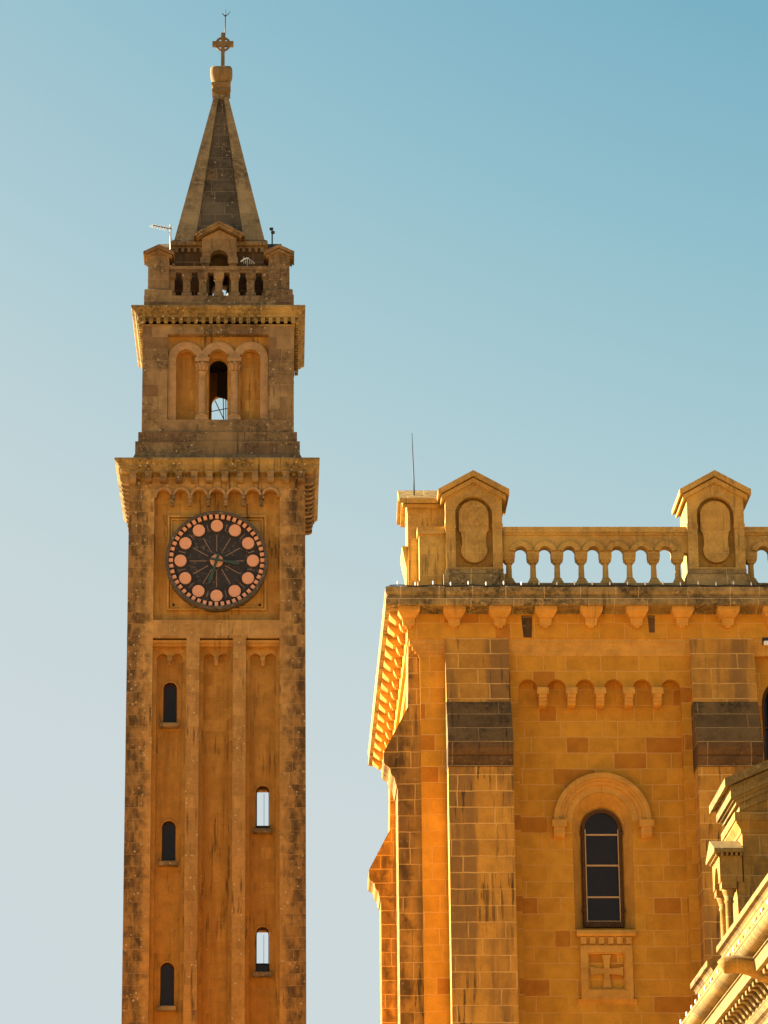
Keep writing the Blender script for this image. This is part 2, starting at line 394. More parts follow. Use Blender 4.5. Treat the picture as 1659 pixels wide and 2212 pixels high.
# slot head mouldings + frieze field moulding
bm = NB()
def f(bm, T, k):
    for a, b in slots:
        bm = NB(); box(bm, a, b, -H + .10, -H + .48, 35.47, 35.58, T); box(bm, a, b, -H + .2, -H + .48, 35.36, 35.47, T)
        obj('slot_head_moulding', bm, 'panel', tower)
for k in range(4): f(None, RT[k], k)
# windows of the shaft
for i, (x, a, b) in enumerate(wlist):
    T = RT[0]
    bm = NB(); r = .22
    plate(bm, archhole(x, r + .035, a, b - r, 10), [archhole(x, r, a + .04, b - r, 10)], -H + 0.960, -H + 1.020, T)
    wo = obj('window', bm, 'frame', tower)
    if x < 0:
        bm = NB(); plate(bm, archhole(x, r + .005, a + .03, b - r, 10), [], -H + 0.990, -H + 1.002, T); obj('pane', bm, 'glass', wo)
    else:
        bm = NB(); box(bm, x - r, x + r, -H + 0.980, -H + 1.000, a + .04, a + .16 + .2 * (i == 4), T); box(bm, x + .04, x + .055, -H + 0.970, -H + 0.990, a + .1, b - r, T)
        obj('pane', bm, 'glass', wo)
    bm = NB(); loft(bm, x - .345, x + .345, -H + .36, -H + 0.840, [(0, a - .17), (0, a - .03), (-.015, a - .005)], T); obj('sill', bm, 'top', wo)
    bm = NB(); ring(bm, x, b - r, .265, .33, 0, 180, -H + 0.730, -H + 0.785, 12, T); obj('arch_surround', bm, 'panel', wo)
# corbels: frieze arcade archivolts and small corbels
bm = NB()
for c in arches: ring(bm, c, zf1, ra, .345, -8, 188, -H - .11, -H + .01, 14, RT[0])
obj('arcade_moulding', bm, 'arch', tower)
bm = NB(); box(bm, -.095, .095, -.12, .2, .26, .42); box(bm, -.075, .075, -.08, .18, .1, .24)
loft(bm, -.075, .075, -.03, .18, [(-.02, 0), (.0, .03), (.0, .1)])
cb = None
for k in range(1, 7):
    x = -2.43 + .693 * k
    mt = Matrix.Translation((CX + x, Y0, 40.95))
    if cb is None: cb = obj('arcade_corbel', bm, 'top', tower, loc=(CX + x, Y0, 40.95))
    else: dup(cb, tower, mt)
bm = NB(); box(bm, -.09, .09, -.12, .1, .2, .32); box(bm, -.07, .07, -.08, .1, .1, .2); loft(bm, -.07, .07, -.05, .1, [(-.03, 0), (0, .04), (0, .1)])
cs = None
for a, b in slots:
    p = (CX + (a + b) / 2, Y0 + .48, 34.66)
    cs = obj('slot_corbel', bm, 'shaft', tower, loc=p) if cs is None else (dup(cs, tower, Matrix.Translation(p)) and cs)
# --- clock panel filling the upper field, recessed behind the frame
bm = NB(); plate(bm, rect(-2.425, 2.425, 36.36, 41.75), [], -H + .36, -H + .775, RT[0]); obj('clock_panel', bm, 'panel', tower)
# --- clock
ck = RT[0]; zc = 38.72
bm = NB()
for o, t, yy in ((1.915, .07, -H + .22), (1.80, .06, -H + .29)):
    plate(bm, rect(-o, o, zc - o, zc + o), [rect(-o + t, o - t, zc - o + t, zc + o - t)], yy, -H + 0.790, ck)
obj('clock_frame_moulding', bm, 'panel', tower)
for sx in (-1, 1):
    bm = NB(); box(bm, sx * 1.66 - .045, sx * 1.66 + .045, -H + .345, -H + .358, zc - 1.72, zc - 1.62, ck)
    obj('wall_socket_hole', bm, 'inside', tower)
def disc(bm, r, y0, y1, n=64, cx=0, cz=None): plate(bm, arc(cx, zc if cz is None else cz, r, 0, 360 - 360 / n, n - 1), [], y0, y1, ck)
bm = NB(); disc(bm, 1.9, -H + .02, -H + 0.800); clock = obj('clock_face', bm, 'black', tower)
bm = NB(); ring_o = arc(0, zc, 1.975, 0, 355, 71); ring_i = arc(0, zc, 1.86, 0, 355, 71)
plate(bm, ring_o, [ring_i], -H - .18, -H + 0.800, ck)
obj('clock_rim', bm, 'rim', clock)
bm = NB(); plate(bm, arc(0, zc, 1.70, 0, 355, 71), [arc(0, zc, 1.66, 0, 355, 71)], -H - .02, -H + .03, ck)
plate(bm, arc(0, zc, 1.16, 0, 355, 71), [arc(0, zc, 1.12, 0, 355, 71)], -H - .02, -H + .03, ck)
plate(bm, arc(0, zc, .33, 0, 350, 35), [arc(0, zc, .27, 0, 350, 35)], -H - .01, -H + .03, ck); obj('dial_ring', bm, 'black', clock)
bm = NB()
for k in range(12):
    a = k * 30; ca, sa = math.cos(math.radians(a)), math.sin(math.radians(a))
    def rad(r0, r1, wd, aa):
        c, s = math.cos(math.radians(aa)), math.sin(math.radians(aa))
        return [(r0 * c - wd * s, zc + r0 * s + wd * c), (r0 * c + wd * s, zc + r0 * s - wd * c), (r1 * c + wd * s, zc + r1 * s - wd * c), (r1 * c - wd * s, zc + r1 * s + wd * c)]
    plate(bm, rad(.38, 1.05, .011, a), [], -H + .012, -H + .03, ck)
    plate(bm, rad(1.24, 1.52, .008, a + 15), [], -H + .012, -H + .03, ck)
obj('dial_line', bm, 'line', clock)
bm = NB(); plate(bm, arc(0, 0, .235, 0, 345, 23), [], -.05, .02)
hd = None
for k in range(12):
    a = math.radians(k * 30); mt = Matrix.Translation((CX + 1.40 * math.cos(a), Y0, zc + 1.41 * math.sin(a)))
    if hd is None: hd = obj('hour_disc', bm, 'pink', clock, loc=mt.translation)
    else: dup(hd, clock, mt)
bm = NB(); box(bm, -.066, .066, -.13, .02, -.08, .075)
mb = None
for k in range(48):
    a = math.radians(k * 7.5); mt = Matrix.Translation((CX + 1.77 * math.cos(a), Y0, zc + 1.77 * math.sin(a))) @ Matrix.Rotation(-(a - PI / 2), 4, 'Y')
    if mb is None: mb = obj('minute_block', bm, 'pink', clock, loc=mt.translation); finish(mb, clock, mt)
    else: dup(mb, clock, mt)
bm = NB(); disc(bm, .25, -H - .03, -H + .03, 24); obj('clock_hub', bm, 'pink', clock)
def hand(ang, L, tail, y, wd):
    bm = NB(); c, s = math.cos(math.radians(ang)), math.sin(math.radians(ang))
    P = [(-tail, -wd * .8), (L * .55, -wd * .7), (L * .8, -wd * 1.3), (L, -wd * .5), (L, wd * .5), (L * .8, wd * 1.3), (L * .55, wd * .7), (-tail, wd * .8)]
    plate(bm, [(x * c - z * s, zc + x * s + z * c) for x, z in P], [], y, y + .03, ck)
    return obj('clock_hand', bm, 'hand', clock)
hand(-107, .98, .27, -H - .14, .07); hand(-10, .9, .25, -H - .19, .06)
# --- lower cornice
bm = NB()
zz = 42.72
x0, x1, y0, y1 = CX - H, CX + H, CY - H, CY + H
loft(bm, x0, x1, y0, y1, [(-.3, 42.1), (.02, 42.12), (.02, 42.24), (.30, 42.25), (.30, 42.33), (.36, 42.36), (.36, 42.40), (.42, 42.48), (.42, 42.52), (.5, 42.6), (.56, 42.66), (.56, 42.74), (-.1, 42.86)])
cor1 = obj('clock_stage_cornice', bm, 'crown', tower)
bm = NB()
def f(bm, T, k):
    nn = 46
    for i in range(nn):
        x = -3.72 + 7.44 * (i + .5) / nn
        box(bm, x - .045, x + .045, -3.835, -3.7, 42.405, 42.485, T)
P4(f, bm); obj('dentil_course', bm, 'crown', cor1)
bm = NB(); 
plate(bm, [(.02, -.02), (-.2, 0), (-.3, .04), (-.33, .10), (-.33, .33), (.02, .33)], [], -.125, .125, yz(0))
box(bm, -.15, .15, -.36, .02, .33, .4)
mo = None
for k in range(4):
    for i in range(12):
        x = -3.27 + .5945 * i
        mt = RT[k] @ Matrix.Translation((x, -H, 41.86))
        if mo is None: mo = obj('modillion', bm, 'top', cor1, loc=mt.translation)
        else: dup(mo, cor1, mt)
# --- stepped base of the belfry
def sq(h): return (CX - h, CX + h, CY - h, CY + h)
bm = NB()
loft(bm, *sq(3.0), [(.4, 42.8), (.30, 42.95), (.24, 43.1), (.22, 43.14), (.22, 43.66), (.11, 43.68), (.11, 44.08), (-.02, 44.09), (-.5, 44.1)])
obj('belfry_base', bm, 'top', tower)
hb = 2.985; yb = CY - hb
bz0, bz1, rz0, rz1 = 44.05, 48.75, 44.64, 48.22
bm = NB()
def f(bm, T, k):
    hw = hb - (0 if k % 2 == 0 else .2)
    plate(bm, rect(-hw, hw, bz0, bz1), [rect(-1.99, 1.99, rz0, rz1)], -hb, -hb + .35, T)
P4(f, bm); obj('belfry_frame', bm, 'top', tower)
bm = NB(); zs = 47.26; ac = [-1.275, 0, 1.275]; rr = .385
def f(bm, T, k):
    hw = hb - .35 - (0 if k % 2 == 0 else .3)
    hs = [archhole(c, rr, rz0 - .02, zs, 14) for c in ac]
    plate(bm, rect(-hw, hw, bz0, bz1), hs, -hb + .35, -hb + .62, T)
    hw = hb - .62 - (0 if k % 2 == 0 else .3)
    plate(bm, rect(-hw, hw, bz0, bz1), [archhole(0, .36, rz0 - .02, zs - .2, 14)], -hb + .62, -hb + .9, T)
P4(f, bm); obj('belfry_wall', bm, 'panel', tower)
bm = NB()
def f(bm, T, k):
    for i, c in enumerate(ac):
        a0, a1 = (24, 156) if i == 1 else ((24, 180) if i == 0 else (0, 156))
        ring(bm, c, zs, rr, .70, a0 if i else 24, a1, -hb + .18, -hb + .37, 16, T)
        if i == 0: box(bm, c - .70, c - rr, -hb + .18, -hb + .37, rz0, zs, T)
        if i == 2: box(bm, c + rr, c + .70, -hb + .18, -hb + .37, rz0, zs, T)
    for s in (-1, 1):    # web between the rings above the capitals
        plate(bm, [(s * .6375 - .26, zs)] + [(s * .6375 + .26, zs), (s * .6375 + .22, zs + .2), (s * .6375, zs + .29), (s * .6375 - .22, zs + .2)], [], -hb + .182, -hb + .36, T)
P4(f, bm); obj('belfry_archivolt', bm, 'arch', tower)
bm = NB(); box(bm, -.26, .26, -.2, .18, 0, .14); box(bm, -.23, .23, -.18, .18, .14, .22)
lathe(bm, 0, 0, [(.2, .2), (.23, .25), (.2, .3), (.175, .34), (.165, .38), (.155, 1.95), (.16, 2.0), (.2, 2.02), (.2, 2.06), (.165, 2.08), (.175, 2.2), (.23, 2.4), (.25, 2.46)], 18)
for k in range(8):    # leaf volutes of the capital
    a = k * PI / 4 + PI / 8
    tube(bm, [(math.cos(a) * r, math.sin(a) * r, z) for r, z in ((.17, 2.1), (.21, 2.3), (.27, 2.42), (.27, 2.36))], [.05, .05, .045, .03], 6)
box(bm, -.27, .27, -.24, .2, 2.46, 2.6)
colm = None
for k in range(4):
    for s in (-1, 1):
        mt = RT[k] @ Matrix.Translation((s * .6375, -hb + .26, rz0))
        if colm is None: colm = obj('belfry_column', bm, 'arch', tower, loc=mt.translation)
        else: dup(colm, tower, mt)
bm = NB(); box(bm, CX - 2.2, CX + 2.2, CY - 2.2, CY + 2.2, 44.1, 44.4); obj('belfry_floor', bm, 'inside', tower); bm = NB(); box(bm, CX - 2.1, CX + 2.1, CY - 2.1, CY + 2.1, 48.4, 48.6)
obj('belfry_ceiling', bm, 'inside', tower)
# bell frame and ropes seen through the opening
bf = thing('rope_rigging', 'dark timber braces and ropes inside the middle belfry opening', 'ropes', (CX + .25, CY + .3, 44.4))
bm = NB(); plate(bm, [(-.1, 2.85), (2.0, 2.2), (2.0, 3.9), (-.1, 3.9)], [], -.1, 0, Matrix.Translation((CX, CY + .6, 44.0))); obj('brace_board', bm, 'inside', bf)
for p, q in (((CX - .2, CY + 1.2, 46.9), (CX + .55, CY + .8, 45.1)), ((CX + .13, CY + 1, 47.2), (CX + .2, CY + 1, 44.4)), ((CX + .24, CY + .9, 47.2), (CX + .26, CY + 1, 44.4)), ((CX - .5, CY + .9, 46.3), (CX + .5, CY + .9, 46.5))):
    bm = NB(); tube(bm, [p, q], .018, 6); obj('rope', bm, 'iron', bf)
# --- upper cornice
bm = NB()
loft(bm, *sq(hb), [(-.3, 48.55), (.04, 48.56), (.04, 48.62), (.0, 48.64), (.0, 48.86), (.2, 48.88), (.22, 48.94), (.22, 48.98), (.3, 49.02), (.34, 49.1), (.44, 49.16), (.46, 49.2), (.46, 49.28), (-.02, 49.42)])
cor2 = obj('belfry_cornice', bm, 'crown', tower)
bm = NB(); box(bm, -.075, .075, -.12, .02, 0, .2); loft(bm, -.075, .075, -.12, .02, [(-.03, -.03), (0, 0)])
de = None
for k in range(4):
    for i in range(21):
        mt = RT[k] @ Matrix.Translation((-2.96 + .296 * i, -hb - .08, 48.66))
        if de is None: de = obj('dentil_block', bm, 'crown', cor2, loc=mt.translation)
        else: dup(de, cor2, mt)
# --- parapet: base, corner piers with gabled caps, rails, balusters
bm = NB(); loft(bm, *sq(2.96), [(0, 49.3), (0, 49.86), (-.04, 49.88), (-.9, 49.88)]); obj('parapet_base', bm, 'top', tower)
def gable_cap(bm, w_, d_, z0, ov, rise, th, T, front=0.):
    """gabled stone cap: ridge along local y"""
    for o, a, b in ((ov, z0 + th * .45, z0 + th), (ov * .55, z0 + th * .05, z0 + th * .5)):
        hw = w_ / 2 + o; hd_ = d_ / 2 + o
        sl = rise / (w_ / 2 + ov)
        t1 = b
        plate(bm, [(-hw, a), (0, a + sl * hw), (hw, a), (hw, b), (0, b + sl * hw), (-hw, b)], [], -hd_, hd_, T)
    sl = rise / (w_ / 2 + ov); e = z0 + th * .06 + sl * ov * .55
    wi = w_ / 2 - .005
    plate(bm, [(-wi, z0 - .03), (wi, z0 - .03), (wi, e), (0, e + sl * wi), (-wi, e)], [], -d_ / 2 + .003 + front, d_ / 2 - .003, T)
pier = None
for k in range(4):
    mt = Matrix.Translation((CX + (2.4 if k % 2 else -2.4), CY + (2.4 if k > 1 else -2.4), 0))
    if pier is None:
        bm = NB(); loft(bm, -.42, .42, -.42, .42, [(.13, 49.3), (.13, 50.12), (.06, 50.17), (0, 50.2), (0, 51.62)])
        pier = obj('corner_pier', bm, 'top', tower, loc=mt.translation * 1.0); finish(pier, tower, mt)
        bm = NB(); gable_cap(bm, .84, .84, 51.5, .19, .3, .24, None)
        cap0 = obj('pier_cap', bm, 'top', pier, loc=(0, 0, 0)); finish(cap0, pier, mt)
    else:
        c = dup(pier, tower, mt); dup(cap0, c, mt)
bm = NB()
def f(bm, T, k):
    box(bm, -2.0, 2.0, -2.76, -2.36, 51.04, 51.2, T); box(bm, -2.0, 2.0, -2.72, -2.4, 50.94, 51.04, T)
P4(f, bm); obj('parapet_rail', bm, 'top', tower)
bm = NB()
loft(bm, -.2, .2, -.2, .2, [(0, 0), (0, .2), (-.05, .24)]); loft(bm, -.145, .145, -.145, .145, [(0, .2), (0, .78), (.03, .82), (.06, .88), (.06, .92)]); box(bm, -.205, .205, -.205, .205, .91, 1.07)
ba = None
for k in range(4):
    for i in range(-3, 4):
        mt = RT[k] @ Matrix.Translation((.64 * i, -2.56, 49.87))
        if ba is None: ba = obj('baluster', bm, 'top', tower, loc=mt.translation)
        else: dup(ba, tower, mt)
# --- lantern stage
hl = 1.78; lz0, lz1 = 49.4, 52.42
bm = NB()
def f(bm, T, k):
    hw = hl - (0 if k % 2 == 0 else .3)
    plate(bm, rect(-hw, hw, lz0, lz1), [archhole(0, .38, lz0 + .3, 51.75, 12)], -hl, -hl + .3, T)
P4(f, bm); obj('lantern_wall', bm, 'dark', tower)
bm = NB(); loft(bm, *sq(hl), [(-.3, 52.35), (.03, 52.36), (.03, 52.4), (.17, 52.44), (.17, 52.6), (.1, 52.68), (-.3, 52.68)])
cor3 = obj('lantern_cornice', bm, 'top', tower)
bm = NB(); box(bm, -.06, .06, -.12, .01, 0, .19); de = None
for k in range(4):
    for i in range(15):
        if 5 <= i <= 9: continue
        mt = RT[k] @ Matrix.Translation((-1.72 + 3.44 * i / 14, -hl, 52.16))
        if de is None: de = obj('dentil_block', bm, 'top', cor3, loc=mt.translation)
        else: dup(de, cor3, mt)
ha = 2.2
def f(bm, T, k):
    g = [(-.70, 51.75), (-.38, 51.75)] + arc(0, 51.75, .38, 180, 0, 12)[0:] + [(.70, 51.75), (.70, 52.62), (0, 53.0), (-.70, 52.62)]
    plate(bm, uniq(g), [], -ha, -hl + .01, T)
    for s in (-1, 1):
        box(bm, s * .55 - .2, s * .55 + .2, -ha - .06, -hl, 51.78 - .27, 51.79, T)
        box(bm, s * .55 - .15, s * .55 + .15, -ha + .003, -hl, lz0, 51.51, T)
for k in range(4): ae = NB(); f(ae, RT[k], k); obj('dormer_front', ae, 'top', tower)
bm = NB()
def f(bm, T, k):
    TT = T @ Matrix.Translation((0, -(ha + hl * .7) / 2, 0))
    dp = (ha - hl * .55)
    for o, a, b in ((.33, .17, .27), (.22, .06, .18)):
        hw = .70 + o; sl = .55
        plate(bm, [(-hw, 53.0 - sl * hw + a), (0, 53.0 + a), (hw, 53.0 - sl * hw + a), (hw, 53.0 - sl * hw + b), (0, 53.0 + b), (-hw, 53.0 - sl * hw + b)], [], -dp / 2 - o * .5, dp / 2 + .4, TT)
for k in range(4): bm = NB(); f(bm, RT[k], k); obj('dormer_roof', bm, 'top', tower)
bell = thing('bell', 'dark bronze bell hanging inside the lantern behind the balustrade', 'bell', (CX + .55, CY - .2, 50.4))
bm = NB(); lathe(bm, CX + .55, CY - .2, [(.52, 50.4), (.46, 50.5), (.36, 50.75), (.3, 51.1), (.24, 51.3), (.1, 51.38), (.05, 51.42)], 20); obj('bell_body', bm, 'bronze', bell)
bm = NB(); tube(bm, [(CX - 1.5, CY - .2, 51.45), (CX + 1.5, CY - .2, 51.45)], .07); obj('headstock', bm, 'iron', bell)
# --- spire: pyramid of four ribbed faces with recessed panels
sb, stp, hz0, hz1 = 1.83, .27, 52.66, 59.85
sh = hz1 - hz0; sl = math.hypot(sh, sb - stp); ang = math.atan2(sb - stp, sh)
bm = NB()
def f(bm, T, k):
    TT = T @ Matrix.Translation((0, -sb, hz0)) @ Matrix.Rotation(-ang, 4, 'X')
    def hwid(s, a, b): return a + (b - a) * s / sl
    st_ = sl * .955
    hb_, ht_ = .98, .135
    hole = [(-hb_, .0 + .01), (hb_, .01), (ht_, st_)] + arc(0, st_, ht_, 0, 180, 6)[1:-1] + [(-ht_, st_)]
    plate(bm, [(-sb, 0), (-hb_, 0), (-ht_, st_)] + arc(0, st_, ht_, 180, 0, 6)[1:-1] + [(ht_, st_), (hb_, 0), (sb, 0), (stp, sl), (-stp, sl)], [], 0, .16, TT)
P4(f, bm); spire = obj('spire_rib', bm, 'spire', tower)
bm = NB(); L = []
for h_, z in ((sb - .15, hz0 - .02), (stp - .12, hz1 - .05)): L.append([bm.verts.new((CX + a * h_, CY + b * h_, z)) for a, b in ((-1, -1), (1, -1), (1, 1), (-1, 1))])
for k in range(4): bm.faces.new((L[0][k], L[0][(k + 1) % 4], L[1][(k + 1) % 4], L[1][k]))
bm.faces.new(L[0][::-1]); bm.faces.new(L[1]); obj('spire_panel', bm, 'spired', tower)
def fz(z): return 1.6 + (z - 1.6) * 127.42 / 124
bm = NB(); loft(bm, *sq(.27), [(-.02, hz1 - .1), (.0, hz1 + .02), (.1, hz1 + .06), (.1, hz1 + .2), (.06, hz1 + .24), (.06, hz1 + .3), (.12, hz1 + .36), (.12, hz1 + .48), (.02, hz1 + .52)])
obj('finial_neck', bm, 'finial', tower)
bm = NB(); L = []; n = 32; zb = hz1 + .5
for i in range(13):
    s = i / 12; z = zb + .70 * s
    sizef = .27 + .19 * math.sin(min(1, s * 1.25) * PI / 2) ** .8 - (.05 * max(0, (s - .85) / .15) ** 2)
    pw = 2 + 6 * min(1, s * 1.3)
    ringv = []
    for k in range(n):
        a = 2 * PI * k / n; c, q = math.cos(a), math.sin(a)
        rr_ = sizef / ((abs(c) ** pw + abs(q) ** pw) ** (1 / pw))
        ringv.append(bm.verts.new((CX + rr_ * c, CY + rr_ * q, z)))
    L.append(ringv)
for a, b in zip(L, L[1:]):
    for k in range(n): bm.faces.new((a[k], a[(k + 1) % n], b[(k + 1) % n], b[k])).smooth = True
bm.faces.new(L[0][::-1]); bm.faces.new(L[-1]); obj('finial_capital', bm, 'finial', tower)
zx0 = zb + .68; zx = fz(60.60); zt = fz(61.08)
bm = NB()
w1 = .075
plate(bm, [(-w1, zx0), (w1, zx0), (w1, zx - .105), (.44, zx - .105), (.44, zx + .105), (w1, zx + .105), (w1, zt), (-w1, zt), (-w1, zx + .105), (-.44, zx + .105), (-.44, zx - .105), (-w1, zx - .105)], [], -.09, .09, Matrix.Translation((CX + .06, CY, 0)))
o_, i_ = arc(0, zx, .32, 0, 350, 35), arc(0, zx, .25, 0, 350, 35)
plate(bm, o_, [i_], -.05, .05, Matrix.Translation((CX + .06, CY, 0)))
obj('stone_cross', bm, 'finial', tower)
rod = thing('lightning_rod', 'dark three pronged lightning rod rising from the stone cross of the spire', 'lightning rod', (CX + .12, CY + .1, zt - .4))
bm = NB(); rx, ry = CX + .13, CY + .11; zr = fz(62.2)
tube(bm, [(rx, ry, zt - .5), (rx + .02, ry, zr - .3)], .022)
obj('rod', bm, 'iron', rod)
for dx, dz in ((-.2, .26), (.02, .34), (.22, .24)):
    bm = NB(); tube(bm, [(rx + .02, ry, zr - .32), (rx + .02 + dx * .6, ry, zr - .32 + dz * .5), (rx + .02 + dx, ry, zr - .32 + dz)], [.022, .016, .005]); obj('prong', bm, 'iron', rod)
# --- equipment on the tower
def tp(xa, za, Y): return (xa * Y / 124, Y, tz(za, Y))
an = thing('tv_antenna', 'yagi television antenna on a mast above the left corner of the tower parapet', 'antenna', tp(-4.42, 51.2, 125.6))
Y = 125.6
bm = NB(); tube(bm, [tp(-4.42, 50.4, Y), tp(-4.42, 52.72, Y)], .03); obj('mast', bm, 'alu', an)
bm = NB(); A, B = Vector(tp(-4.38, 52.52, Y)), Vector(tp(-5.15, 52.68, Y - .5)); tube(bm, [A, B], .022); obj('boom', bm, 'iron', an)
ax = (B - A).normalized(); 
for i in range(7):
    c = A + (B - A) * (.12 + .14 * i); e = Vector((.5, .55, .42)).normalized() * (.30 - .014 * i)
    bm = NB(); tube(bm, [c - e, c + e], .015, 6); obj('element', bm, 'white', an)
bm = NB(); tube(bm, [A, Vector(tp(-4.52, 52.3, Y)), Vector(tp(-4.36, 52.1, Y)), Vector(tp(-4.36, 51.4, Y))], .008, 6); obj('cable', bm, 'iron', an)
sp_ = thing('spotlight_mast', 'thin mast with two small dark fittings above the right parapet corner', 'mast', tp(-.36, 51.4, 125.6))
bm = NB(); tube(bm, [tp(-.37, 50.6, Y), tp(-.37, 52.5, Y)], .028); obj('mast', bm, 'iron', sp_)
for dx, z in ((-.03, 52.52), (.03, 52.37)):
    bm = NB(); p = tp(-.37 + dx, z, Y); loft(bm, p[0] - .08, p[0] + .08, p[1] - .07, p[1] + .07, [(-.03, p[2] - .05), (0, p[2]), (-.02, p[2] + .05)]); obj('fitting', bm, 'iron', sp_)
dsh = thing('grid_antenna', 'small pale grid antenna behind the right end of the tower balustrade', 'antenna', tp(-1.35, 50.9, 125.0))
Y = 125.1; bm = NB()
pp = [tp(-1.62 + .32 * i / 6, 51.12 + .15 * math.sin(PI * (i / 6) * .6), Y) for i in range(7)]; tube(bm, pp, .03, 6); obj('reflector', bm, 'white', dsh)
bm = NB()
for i in range(6): a = tp(-1.5 + .08 * i, 51.02, Y); tube(bm, [a, (a[0], a[1], a[2] + .32 - .05 * i)], .01, 6)
tube(bm, [tp(-1.6, 51.12, Y), tp(-1.36, 51.3, Y), tp(-1.05, 51.05, Y)], .012, 6); obj('grid', bm, 'white', dsh)
bm = NB(); tube(bm, [tp(-1.36, 49.9, Y), tp(-1.36, 51.25, Y)], .02, 6); obj('mast', bm, 'alu', dsh)

# ================================================================== church
church = thing('church', 'large orange ashlar church wall with buttresses, corbelled cornice and parapet arcade', 'church', (14, 97, 0))
XL, XR, YF, YB = 3.43, 24.6, 88.0, 106.0
BAY = 6.65; xc = [5.31, 11.96, 18.61, 25.26]       # buttress axes
bz = [8.62, 15.27, 21.92]
# core walls
zent = 25.72
bm = NB()
box(bm, 3.62, XR - .2, 88.9, YB - .2, 0, 26.4)
obj('core_wall', bm, 'wall', church)
# bay walls with window opening
def window_bay(k, c):
    wh = archhole(c, .80, 17.85, 20.75, 18)
    bm = NB(); plate(bm, rect(c - 2.55, c + 2.55, 0, zent + .05), [wh], 88.42, 88.6); wl = obj('bay_wall', bm, 'wall', church)
    # splayed reveal
    bm = NB(); A = archhole(c, .795, 17.86, 20.75, 18); B = archhole(c, .53, 17.9, 20.62, 18)
    va = [bm.verts.new((x, 88.415, z)) for x, z in A]; vm = [bm.verts.new((x * .55 + x2 * .45, 88.60, z * .55 + z2 * .45)) for (x, z), (x2, z2) in zip(A, B)]
    vb = [bm.verts.new((x, 88.85, z)) for x, z in B]
    for P_, Q_ in ((va, vm), (vm, vb)):
        for i in range(len(A)): j = (i + 1) % len(A); bm.faces.new((P_[i], P_[j], Q_[j], Q_[i]))
    obj('window_reveal', bm, 'trim', church)
    # window
    bm = NB(); plate(bm, archhole(c, .53, 17.95, 20.62, 18), [archhole(c, .445, 18.1, 20.62, 18)], 88.72, 88.8)
    wo = obj('window', bm, 'frame', church)
    bm = NB(); plate(bm, archhole(c, .47, 18.05, 20.62, 18), [], 88.785, 88.80); obj('pane', bm, 'glass', wo)
    for z in (18.1, 18.76, 19.62, 20.46):
        bm = NB(); box(bm, c - .45, c + .45, 88.74, 88.775, z - .022, z + .022); obj('glazing_bar', bm, 'bar', wo)
    bm = NB()
    for s in (-1, 1): box(bm, c + s * .44 - .012, c + s * .44 + .012, 88.70, 88.725, 18.08, 20.6)
    obj('bead', bm, 'bar', wo)
    for s in (-1, 1):
        for z in (18.35, 20.45):
            bm = NB(); box(bm, c + s * .53 - .04, c + s * .53 + .04, 88.68, 88.74, z, z + .09); obj('hinge', bm, 'frame', wo)
    # hood mould
    bm = NB()
    ring(bm, c, 20.75, 1.17, 1.31, 0, 180, 88.22, 88.43, 28); ring(bm, c, 20.75, 1.10, 1.175, 0, 180, 88.27, 88.43, 28); ring(bm, c, 20.75, 1.0, 1.105, 0, 180, 88.33, 88.43, 28)
    ring(bm, c, 20.75, .80, 1.0, 0, 180, 88.395, 88.43, 28)
    hm = obj('hood_mould', bm, 'trim', church)
    for s in (-1, 1):
        x = c + s * 1.17
        bm = NB(); box(bm, x - .195, x + .195, 88.15, 88.43, 20.57, 20.76)
        plate(bm, [(88.43, 20.57), (88.2, 20.57), (88.2, 20.42), (88.25, 20.33), (88.33, 20.29), (88.43, 20.28)], [], -.15, .15, yz(x))
        obj('label_stop', bm, 'trim', hm)
    # sill, dentils, cross panel
    bm = NB(); vs = []
    plate(bm, [(88.85, 17.95), (88.3, 17.80), (88.28, 17.74), (88.28, 17.66), (88.34, 17.62), (88.36, 17.55), (88.36, 17.36), (88.85, 17.36)], [], -.70, .70, yz(c))
    plate(bm, [(88.6, 17.86), (88.22, 17.78), (88.2, 17.68), (88.26, 17.62), (88.6, 17.6)], [], -.785, .785, yz(c))
    for i in range(6):
        x = c - .6 + i * .24; box(bm, x - .075, x + .075, 88.27, 88.37, 17.42, 17.6)
    obj('window_sill', bm, 'trim', church)
    bm = NB()
    plate(bm, rect(c - .69, c + .69, 15.95, 17.38), [rect(c - .5, c + .5, 16.2, 17.2)], 88.30, 88.43)
    plate(bm, rect(c - .5, c + .5, 16.2, 17.2), [rect(c - .46, c + .46, 16.24, 17.16)], 88.34, 88.43)
    plate(bm, [(88.43, 15.83), (88.30, 15.95), (88.43, 15.95)], [], -.78, .78, yz(c))
    pn = obj('cross_panel', bm, 'trim', church)
    pts = []
    for q in range(4):
        a = q * PI / 2
        for lx, lz in ((.07, .10), (.085, .25), (.12, .44), (-.12, .44), (-.085, .25), (-.07, .10)):
            pts.append((c + lx * math.cos(a) - lz * math.sin(a), 16.7 + lx * math.sin(a) + lz * math.cos(a)))
    # order: right-hand side first for each arm, going counter-clockwise
    bm = NB(); plate(bm, uniq(pts), [], 88.35, 88.43); obj('relief_cross', bm, 'trim', pn)
